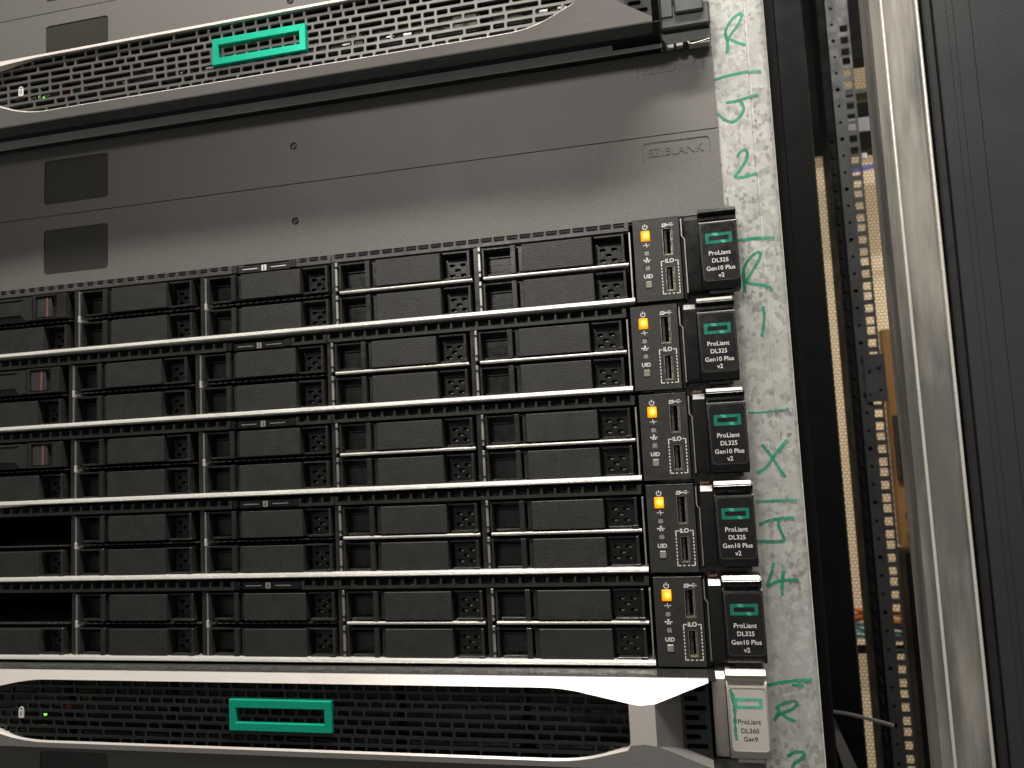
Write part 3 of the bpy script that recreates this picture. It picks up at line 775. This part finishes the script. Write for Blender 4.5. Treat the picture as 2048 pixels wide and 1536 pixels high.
# ------------------------------------------------------------------ servers with silver bezel
YT = (-17.4, 44.4)     # outer top edge  (y, z)
def bezel_frame():
    b = MB()
    # key outlines, left to right; (x, y, z)
    xo = 211.4
    top_out = [(-xo, -17.4, 44.4), (xo, -17.4, 44.4)]
    ri = []        # inner (opening) top edge
    def rnd(p0, p1, p2, n=5):
        out = []
        for k in range(n + 1):
            t = k / n
            out.append(tuple((1 - t) ** 2 * a + 2 * t * (1 - t) * c + t * t * e for a, c, e in zip(p0, p1, p2)))
        return out
    inner_top = [(-180, -25.5, 35.2)] + rnd((-160, -22.6, 38.6), (-150, -21.0, 40.5), (-138, -21.0, 40.5)) + rnd((134, -21.0, 40.5), (146, -21.0, 40.5), (156, -22.6, 38.6)) + [(175.5, -25.5, 35.4)]
    inner_bot = [(-180, -25.5, 16.8)] + rnd((-160, -22.0, 10.0), (-150, -20.2, 7.2), (-138, -20.2, 7.2)) + rnd((136, -20.2, 7.2), (150, -20.2, 7.2), (160, -22.0, 10.2)) + [(174.0, -24.6, 14.6), (175.5, -25.5, 17.0)]
    # pillar and wings on the right, mirrored on the left
    wing_top = [(180.2, -26.0, 34.6), (187.4, -25.5, 35.4), (xo, -18.5, 43.0)]
    wing_bot = [(187.0, -25.5, 17.0), (xo, -18.0, 5.2)]
    def strip(lower, upper):
        """fan between two polylines running in +x (ruled by arc fraction)"""
        o = len(b.v); b.v += lower + upper; n, m_ = len(lower), len(upper)
        i = j = 0
        while i < n - 1 or j < m_ - 1:
            if j >= m_ - 1 or (i < n - 1 and lower[i + 1][0] <= upper[j + 1][0]):
                b.f.append((o + i, o + i + 1, o + n + j)); i += 1
            else:
                b.f.append((o + i, o + n + j + 1, o + n + j)); j += 1
            b.m.append(0)
    topo = [(x, -17.4, 44.4) for x in (-xo, -180, -150, -100, -50, 0, 50, 100, 150, 175, 187, xo)]
    left_top = [(-xo, -18.5, 43.0), (-190, -25.5, 35.2)]
    strip(left_top + inner_top + wing_top, topo)
    boto = [(x, -17.0, 3.4) for x in (-xo, -180, -150, -100, -50, 0, 50, 100, 150, 175, 187, xo)]
    left_bot = [(-xo, -18.0, 5.2), (-190, -25.5, 17.0)]
    strip(boto, left_bot + inner_bot + wing_bot)
    # pillars
    for xa, xb in ((175.5, 187.2), (-190, -180)):
        xm = (xa + xb) / 2
        o = len(b.v)
        b.v += [(xa, -25.5, 17.0), (xb, -25.5, 17.0), (xb, -25.5, 35.4), (xm, -26.0, 34.6), (xa, -25.5, 35.4), (xm, -26.2, 18.0)]
        for q in ((0, 1, 5), (1, 2, 5), (2, 3, 5), (3, 4, 5), (4, 0, 5)): b.f.append(tuple(o + k for k in q)); b.m.append(0)
    # returns of the opening towards the mesh
    def ret(line, dy):
        o = len(b.v); n = len(line); b.v += line + [(x, dy, z) for x, y, z in line]
        for i in range(n - 1): b.f.append((o + i, o + i + 1, o + n + i + 1, o + n + i)); b.m.append(0)
    ret(inner_top, -18.4); ret(inner_bot, -18.4)
    ret([(175.5, -25.5, 17.0), (175.5, -25.5, 35.4)], -18.4); ret([(-180, -25.5, 16.8), (-180, -25.5, 35.2)], -18.4)
    # bright bevel round the opening
    def bevel(line, dy, dz):
        o = len(b.v); n = len(line); b.v += [(x, y - 0.02, z) for x, y, z in line] + [(x, y + dy, z + dz) for x, y, z in line]
        for i in range(n - 1): b.f.append((o + i, o + i + 1, o + n + i + 1, o + n + i)); b.m.append(0)
    bevel(inner_bot, 0.9, 0.9)
    # black plastic body behind the silver skin
    def back(line, dy):
        o = len(b.v); n = len(line); b.v += line + [(x, dy, z) for x, y, z in line]
        for i in range(n - 1): b.f.append((o + i, o + i + 1, o + n + i + 1, o + n + i)); b.m.append(1)
    def edge(line):
        o = len(b.v); n = len(line); b.v += line + [(x, y + 1.3, z) for x, y, z in line]
        for i in range(n - 1): b.f.append((o + i, o + i + 1, o + n + i + 1, o + n + i)); b.m.append(0)
    for ln in ([(-xo, -17.4, 44.4), (xo, -17.4, 44.4)], [(-xo, -17.0, 3.4), (xo, -17.0, 3.4)], [(xo, -17.4, 44.4), (xo, -18.5, 43.0)], [(xo, -18.0, 5.2), (xo, -17.0, 3.4)]):
        edge(ln); back([(x, y + 1.3, z) for x, y, z in ln], -2 if ln[0][2] > 20 else -5)
        if ln[0][2] < 20:
            for q_ in range(1, len(ln)): b.m[-q_] = 2  # paler grey underside: soft light painted onto the black body
    return b.mesh('bezel_frame', [M['bezel'], M['black'], M['ear_grey']], 28)
def wing_recess():
    b = MB()
    # sloping side behind the pillar, its shade painted in, then the slotted panel
    def q(*p): b.add(list(p), [tuple(range(len(p)))], 0)
    q((187.2, -25.3, 17.1), (198.5, -12.0, 12.0), (198.5, -12.0, 39.0), (187.2, -25.3, 35.3))
    q((187.2, -25.4, 35.35), (198.5, -12.0, 39.0), (211.4, -12, 42.6), (211.4, -18.4, 42.95))
    q((187.2, -25.4, 17.05), (198.5, -12.0, 12.0), (211.4, -12, 7.0), (211.4, -17.9, 5.25))
    return b.mesh('wing_recess', M['recess'])
def wing_panel():
    b = MB(); hs = []
    for k in range(7):
        z = 11.6 + k * 4.25; x1 = 209.6 if k % 2 == 0 else 206.4
        hs.append(rrect(200.0, x1, z, z + 2.3, 0.7, 2))
    b.prism([(198.3, 10.5), (211.4, 5.4), (211.4, 42.9), (198.3, 39.4)], -12.0, -9, holes=hs)
    return b.mesh('wing_grille', M['bezel_dark'])
def mesh_plate(material, seed):
    rnd_ = random.Random(seed); b = MB()
    Y0, Y1 = -19.0, -17.3
    rows = 8; zb = 6.5
    for r_ in range(rows):
        z0 = zb + r_ * 4.28; z1 = z0 + 4.28
        x = -184.0 - rnd_.uniform(0, 5)
        while x < 177:
            c = abs(x) / 190.0
            pl_ = 0.08 if c < 0.28 else (0.30 if c < 0.5 else 0.62)
            w = 7.3
            if rnd_.random() < pl_: w = 14.6 if rnd_.random() < 0.75 else 18.5
            if x + w > 184: w = 7.3
            h = rrect(x + 0.62, x + w - 0.62, z0 + 0.72, z1 - 0.72, 0.75, 2)
            cn = [(x + w, z0), (x + w, z1), (x, z1), (x, z0)]
            o = len(b.v)
            for y in (Y0, Y1): b.v += [(a, y, z) for a, z in h] + [(a, y, z) for a, z in cn]
            n = len(h); N = n + 4
            for k in range(4):           # corner fans and side quads, front only
                base = k * 3
                for j in range(2): b.f.append((o + n + k, o + base + j, o + base + j + 1)); b.m.append(0)
                b.f.append((o + n + k, o + base + 2, o + (base + 3) % n, o + n + (k + 1) % 4)); b.m.append(0)
            for k in range(n):
                k2 = (k + 1) % n
                b.f.append((o + k, o + k2, o + N + k2, o + N + k)); b.m.append(0)
            x += w
    return b.mesh('mesh_grille', material)
emb_me = MB().box(-28.3, 28.3, -20.6, -18.0, -7.8, 7.8, 0.25)
def emblem():
    b = MB()
    o_ = rect(-28.3, 28.3, -7.7, 7.7); i_ = rect(-24.4, 24.4, -3.6, 3.6)
    b.prism(rect(-28.0, 28.0, -7.4, 7.4), -21.2, -20.7, holes=[rect(-24.7, 24.7, -3.9, 3.9)])
    o0 = len(b.v)
    # chamfers round the outer and inner outline
    for la, lb in ((o_, rect(-28.0, 28.0, -7.4, 7.4)), (i_, rect(-24.7, 24.7, -3.9, 3.9))):
        o = len(b.v); b.v += [(x, -20.8, z) for x, z in la] + [(x, -21.2, z) for x, z in lb] + [(x, -18.6, z) for x, z in la]
        for k in range(4):
            k2 = (k + 1) % 4
            b.f.append((o + k, o + k2, o + 4 + k2, o + 4 + k)); b.m.append(0)
            b.f.append((o + k, o + k2, o + 8 + k2, o + 8 + k)); b.m.append(0)
    return b.mesh('emblem', M['emblem'])
frame_bz, rec_me, wing_me, emblem_me = bezel_frame(), wing_recess(), wing_panel(), emblem()
b = MB()
b.prism(rrect(-1.7, 1.7, -3.2, 1.2, 0.5), -19.35, -19.05); b.ribbon(arc(0, 1.2, 1.25, 180, 0, 8), 0.6, -19.35, -19.05)
lock_me = b.mesh('lock_symbol', M['white'])
b = MB(); b.ribbon([(-0.5, 0.3), (-0.5, -1.9)], 0.35, -19.42, -19.2); b.ribbon([(0.6, 0.3), (0.6, -0.8), (0.2, -1.9)], 0.35, -19.42, -19.2)
lock2_me = b.mesh('lock_detail', M['ink'])

def bezel_server(lab, off, zb, mesh_mat, seed, lower):
    s = thing('bezel_server', lab, 'server', (off, 0, zb), 'servers behind silver bezels')
    fr = put('bezel_frame', frame_bz, s); put('wing_recess', rec_me, fr); put('wing_grille', wing_me, fr)
    gr = put('mesh_grille', mesh_plate(mesh_mat, seed), s)
    put('emblem', emblem_me, s, (0, 0, 24.4), 'green rectangular outline emblem')
    lk = put('lock_symbol', lock_me, gr, (-156.2, 0, 22.6)); put('lock_detail', lock2_me, gr, (-156.2, 0, 22.6))
    # chassis and what shows through the grille
    b = MB()
    b.box(-215, 215, 6, 600, 1.0, 43.0)
    b.box(-215, 215, -17, 6, 43.2, 43.6); b.box(-215, 215, -15, 6, 3.8, 4.2)
    put('chassis', b.mesh('chassis', M['dark']), s)
    b = MB(); rn = random.Random(seed + 5)
    for k in range(6):
        x0 = -205 + k * 66
        b.box(x0, x0 + 62, 0, 6, 6.0, 21.5, 0.4); b.box(x0, x0 + 62, 0, 6, 23.5, 39.0, 0.4)
        b.box(x0 + 46, x0 + 60, -1.2, 0, 8, 19, 0.3); b.box(x0 + 46, x0 + 60, -1.2, 0, 25.5, 36.5, 0.3)
    put('drive_row', b.mesh('drive_row', M['black']), s)
    b = MB()
    for k in range(6):
        x0 = -205 + k * 66
        b.box(x0, x0 + 63, 0.5, 6, 21.9, 23.1, 0.2)
        if lower: b.box(x0 + 2, x0 + 60, -1.5, 3, 5.0, 6.6, 0.2)
        else:
            b.box(x0, x0 + 63, -2, 3, 38.6, 40.0, 0.2)
            for q_ in range(5): b.box(x0 + 8 + q_ * 10, x0 + 13 + q_ * 10, -2.2, 0, 28 + rn.uniform(-3, 3), 29.2 + rn.uniform(0, 2), 0.2)
    put('bay_rim', b.mesh('bay_rim', M['steel']), s)
    put('status_light', MB().box(-1.2, 1.2, -15.5, -13, -0.45, 0.45, 0.1).mesh('status_light', M['green_led']), s, (-146.5, 0, 19.5), 'small lit green status light')
    put('red_tab', MB().box(-2.6, 2.6, -12, -8, -1.6, 1.6, 0.2).mesh('red_tab', M['red']), s, (-133, 0, 23.5))
    return s

bot = bezel_server('bottom server with silver bezel and bright highlight, beige label on its ear', 4.8, 0.0, M['bezel_dark'], 3, True)
top = bezel_server('top server with silver bezel between the grey blanking panels', 0.0, 8 * U, M['bezel_mesh'], 11, False)

# bottom server's ear
e = put('rack_ear', make_ear(M['beige']), bot, (-5.1, -1.0, 1.8))
put('latch_arm', make_arm(M['beige']), bot, (-5.1, -1.0, 1.8))
put('ear_bracket', MB().box(212.4, 236.0, 3, 10, 2.0, 42.0).mesh('ear_bracket', M['dark']), bot)
put('label_rim', MB().prism(rrect(225.3, 242.15, 6.9, 35.6, 1.9, 4), -4.86, -4.5, holes=[rrect(225.65, 241.85, 7.25, 35.25, 1.75, 4)]).mesh('label_rim', M['beige']), e)
put('label_plate', MB().prism(rrect(225.6, 241.9, 7.2, 35.3, 1.75, 4), -4.72, -4.5).mesh('label_plate', M['beige_label']), e)
put('emblem', MB().prism(rect(227.6, 240.2, 26.2, 30.9), -4.79, -4.6, holes=[rect(229.1, 238.6, 27.5, 29.6)]).mesh('emblem', mat('worn_green_print', (0.10, 0.50, 0.36), 0.4, 0, 0.25, 200)), e)
sm = MB()
sm.ribbon(smooth_pts([(226.4, 34.6), (227.2, 31.0), (227.6, 27.0), (227.5, 22.0), (227.3, 16.5), (227.6, 12.0)]), 1.5, -4.77, -4.7, jitter=0.5)
put('marker_smear', sm.mesh('marker_smear', M['marker']), e)
for body, zc, w in (('ProLiant', 20.3, 10.2), ('DL360', 16.3, 7.9), ('Gen9', 12.6, 6.2)):
    put('lettering', text_mesh(body, M['ink'], TS, w, 0.03, 0.03), e, (233.9, -4.74, zc))

# top server's ear, grey and partly out of the picture, and the ledge under the bezel
b = MB()
b.box(215.6, 240.0, 1.0, 8.6, -0.6, 6.0, 0.3); b.box(215.6, 240.0, -2.6, 8.6, 6.0, 18.0, 0.8)
b.box(215.8, 222.0, -3.4, 8, 11.5, 43, 0.6)
put('rack_ear', b.mesh('rack_ear', M['ear_grey']), top)
b = MB(); b.box(222.6, 237.0, -4.6, 6, 12.5, 43.0, 0.8)
put('latch_arm', b.mesh('latch_arm', M['ear_grey']), top)
b = MB(); b.box(217.5, 221.5, 1.2, 4, -2.4, -0.3, 0.2); b.box(222.5, 226.0, 0.6, 4, -2.2, -0.4, 0.2); b.box(229.0, 239.4, 0.4, 5, -2.6, -1.6, 0.2)
b.tube([(228.5, 0.6, -0.5), (229.0, 0.2, -2.0), (231.0, 0.2, -2.4), (239.3, 0.3, -1.0)], 0.35, 6)
put('ear_clip', b.mesh('ear_clip', M['steel']), top)
b = MB()
b.xprof([(1.2, 7.0), (1.8, 7.7), (4.0, 7.9), (8.6, 7.9), (8.6, 6.6), (2.8, 6.6), (2.6, -0.9), (1.2, -0.9)], -217, 190.2)
b.box(190.2, 215.4, 1.3, 2.5, -0.9, 0.9)
put('chassis_lip', b.mesh('chassis_lip', M['ledge'], 40), top)
b = MB(); rn = random.Random(4)
for x0 in (-70, 35, 135):
    b.box(x0, x0 + 13, -6, -2, 4.3, 6.6, 0.2); b.box(x0 + 18, x0 + 21, -6, -2, 4.3, 6.4, 0.2); b.box(x0 - 12, x0 - 8, -6, -2, 4.0, 6.2, 0.2)
put('bezel_clip', b.mesh('bezel_clip', M['steel']), top)

# ------------------------------------------------------------------ right hand side: cabinet gap and door
t = thing('cabinet_pillar', 'black cabinet pillar just behind the galvanised rail', 'pillar')
b = MB(); b.box(268.6, 276, 30, 120, -200, 700, 1.0); b.box(276, 340.4, 300, 330, -400, 900, 1.0)
put('pillar_plate', b.mesh('pillar_plate', M['deep_black']), t)
t = thing('cable_manager', 'dark cable manager arm low in the gap behind the rail', 'bracket')
b = MB(); b.prism([(311, -72), (316, -72), (336, -125), (324, -125)], 296, 299)
b.tube([(308, 290, -66), (325, 290, -68.5), (341, 290, -72), (360, 290, -77)], 1.5, 8)
put('arm_plate', b.mesh('arm_plate', M['cable_grey']), t)

t = thing('rear_door', 'beige perforated steel rear door seen through the gap', 'door')
put('door_sheet', MB().box(300, 800, 930, 934, -620, 1300).mesh('door_sheet', M['perf']), t)

# punched rear rail with its square holes
t = thing('punched_rail', 'dark rear rack rail with a row of square holes', 'rack rail')
spots = []
z = -330.0
while z < 690:
    for dz in (0, 15.9, 31.75):
        if not (196 < z + dz < 246): spots.append(z + dz)
    z += U
b = MB()
b.box(446.5, 449.8, 650, 652, -345, 740); b.box(459.3, 462.0, 650, 652, -345, 740)
lo = -345
for zz in spots + [740]:
    b.box(449.8, 459.3, 650, 652, lo, zz); lo = zz + 9.5
put('rail_flange', b.mesh('rail_flange', M['punch']), t)
hs = [disc(440.6, -330 + k * 22.2, 2.0 if k % 3 else 2.8, 8) for k in range(48)]
b = MB(); b.prism(rect(434.5, 446.4, -345, 740), 648.5, 651, holes=hs)
put('rail_web', b.mesh('rail_web', M['punch']), t)
b = MB(); b.box(424.8, 446.0, 655, 700, -345, 760)
for k in range(40): b.box(426.5, 431, 652.5, 656, -330 + k * 22.2, -318 + k * 22.2, 0.8)
put('rail_side', b.mesh('rail_side', M['deep_black']), t)
b = MB(); b.prism(rrect(441, 465.5, 194, 254, 1.5), 645, 648, holes=[disc(458, 236, 2.4, 8), disc(447, 232, 2.4, 8), disc(458, 208, 2.0, 8), disc(446, 203, 1.6, 8)])
put('joining_plate', b.mesh('joining_plate', M['punch']), t)

t = thing('brown_board', 'brown wooden board standing in the back behind the punched rail', 'board')
put('board_sheet', MB().box(491, 620, 752, 768, 2, 298, 1.0).mesh('board_sheet', M['brown']), t)
t = thing('black_bracket', 'black bracket fixed on the brown board', 'bracket')
b = MB(); b.prism(rect(494.5, 560, 95, 178), 738, 751, holes=[disc(502, 158, 3.2, 10), disc(503, 114, 4.0, 10)])
put('bracket_plate', b.mesh('bracket_plate', M['black_steel']), t)
t = thing('black_cabinet_box', 'black box low behind the punched rail', 'box')
put('box_body', MB().box(491, 620, 735, 790, -420, -3, 2.0).mesh('box_body', M['deep_black']), t)
for zc, lab in ((46, 'upper shiny screw knob at the foot of the brown board'), (20, 'lower shiny screw knob at the foot of the brown board')):
    t = thing('screw_knob', lab, 'screw', (506, 742, zc), 'screw knobs on the brown board')
    put('knob_head', MB().tube([(0, 10, 0), (0, 0, 0)], 6.5, 12).mesh('knob_head', M['steel'], 40), t)

for nm, lab, z0, z1, y0, mt, x0 in (
    ('cross_beam', 'highest black cross beam at the top of the gap', 684, 1000, 742, 'deep_black', 450),
    ('cross_beam', 'thin dark cross bar below the top cross beam', 633, 640, 742, 'black_steel', 450),
    ('cross_beam', 'black cross beam above the grey shelf', 600, 621, 742, 'deep_black', 450),
    ('grey_shelf', 'light grey shelf front between two black beams', 578.5, 600, 744, 'shelf', 450),
    ('cross_beam', 'black cross beam below the grey shelf', 553, 578, 742, 'deep_black', 450)):
    t = thing(nm, lab, 'shelf' if nm == 'grey_shelf' else 'beam')
    put('beam_bar', MB().box(x0, 620, y0, y0 + 30, z0, z1, 0.8).mesh('beam_bar', M[mt]), t)
t = thing('upper_plate', 'black plate hiding the perforated door above its left strip', 'plate')
put('plate_sheet', MB().box(300, 485, 905, 910, 608, 1300, 0.8).mesh('plate_sheet', M['deep_black']), t)
t = thing('blue_cable', 'blue cable crossing behind the punched rail', 'cable')
put('cable_sleeve', MB().tube([(440, 742, 518), (467, 742, 522.8), (486, 742, 525.2), (516, 742, 528.3), (560, 742, 534)], 3.6, 8).mesh('cable_sleeve', M['blue'], 60), t)
for x, z_, lab in ((487, 541, 'white cable connector nearest the punched rail'), (512, 536, 'white cable connector just above the blue cable'), (514, 521, 'white cable connector just below the blue cable')):
    t = thing('white_connector', lab, 'connector', (x, 736, z_), 'white connectors in the back')
    put('connector_body', MB().box(-3.5, 3.5, 0, 6, -4, 4, 0.8).mesh('connector_body', M['white_plastic']), t)
t = thing('cable_bundle', 'bundle of orange and teal cables in front of the perforated door', 'cable')
rn = random.Random(9); bo = MB(); bt = MB()
for k in range(9):
    zc = -100 - k * 4.5
    pts = [(420 + q * 20, 855 + rn.uniform(-6, 6), zc - q * 1.6 + rn.uniform(-4, 4)) for q in range(7)]
    (bo if k < 5 else bt).tube(pts, 2.6, 7)
put('orange_cables', bo.mesh('orange_cables', M['orange'], 60), t); put('teal_cables', bt.mesh('teal_cables', M['teal'], 60), t)
t = thing('dark_strap', 'thin black strap across the perforated door below the cables', 'strap')
put('strap_band', MB().box(400, 620, 866, 868, -168, -155, 0.5).mesh('strap_band', M['deep_black']), t)

# aluminium door edge
t = thing('door_edge', 'polished aluminium door edge strip with two bright ridges', 'door edge')
pr = [(315.6, 3.0), (318.6, 0.6), (319.3, -0.8)]
for k in range(5): pr.append((319.8 + 0.9 * math.sin(math.radians(-60 + 120 * k / 4)), -0.9 - 0.5 * math.cos(math.radians(-60 + 120 * k / 4))))
pr += [(321.2, 0.4), (327.6, 1.1), (333.8, 0.4)]
for k in range(5): pr.append((335.2 + 0.9 * math.sin(math.radians(-60 + 120 * k / 4)), -0.9 - 0.5 * math.cos(math.radians(-60 + 120 * k / 4))))
pr += [(336.4, 0.8), (337.4, 4.0), (337.4, 22), (315.6, 22)]
b = MB(); b.zprof(pr, -160, 520)
put('edge_profile', b.mesh('edge_profile', M['alu'], 30), t)
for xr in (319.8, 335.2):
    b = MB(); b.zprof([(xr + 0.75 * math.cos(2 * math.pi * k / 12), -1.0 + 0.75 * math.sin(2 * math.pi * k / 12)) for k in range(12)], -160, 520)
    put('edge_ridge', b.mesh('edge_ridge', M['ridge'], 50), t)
t = thing('door_gasket', 'black rubber gasket between aluminium edge and dark door panel', 'gasket')
put('gasket_strip', MB().box(337.7, 341.6, -1.2, 20, -160, 520, 0.8).mesh('gasket_strip', M['gasket']), t)
t = thing('door_panel', 'dark grey painted cabinet door panel along the right edge', 'door panel')
b = MB()
b.box(341.9, 347.6, -2.0, 20, -160, 520, 0.3)
b.box(347.6, 350.4, -1.5, 20, -160, 520)
b.box(350.4, 357.6, -2.0, 20, -160, 520, 0.25)
b.box(357.6, 440, -2.2, 20, -160, 520, 0.15)
put('door_skin', b.mesh('door_skin', M['door']), t)
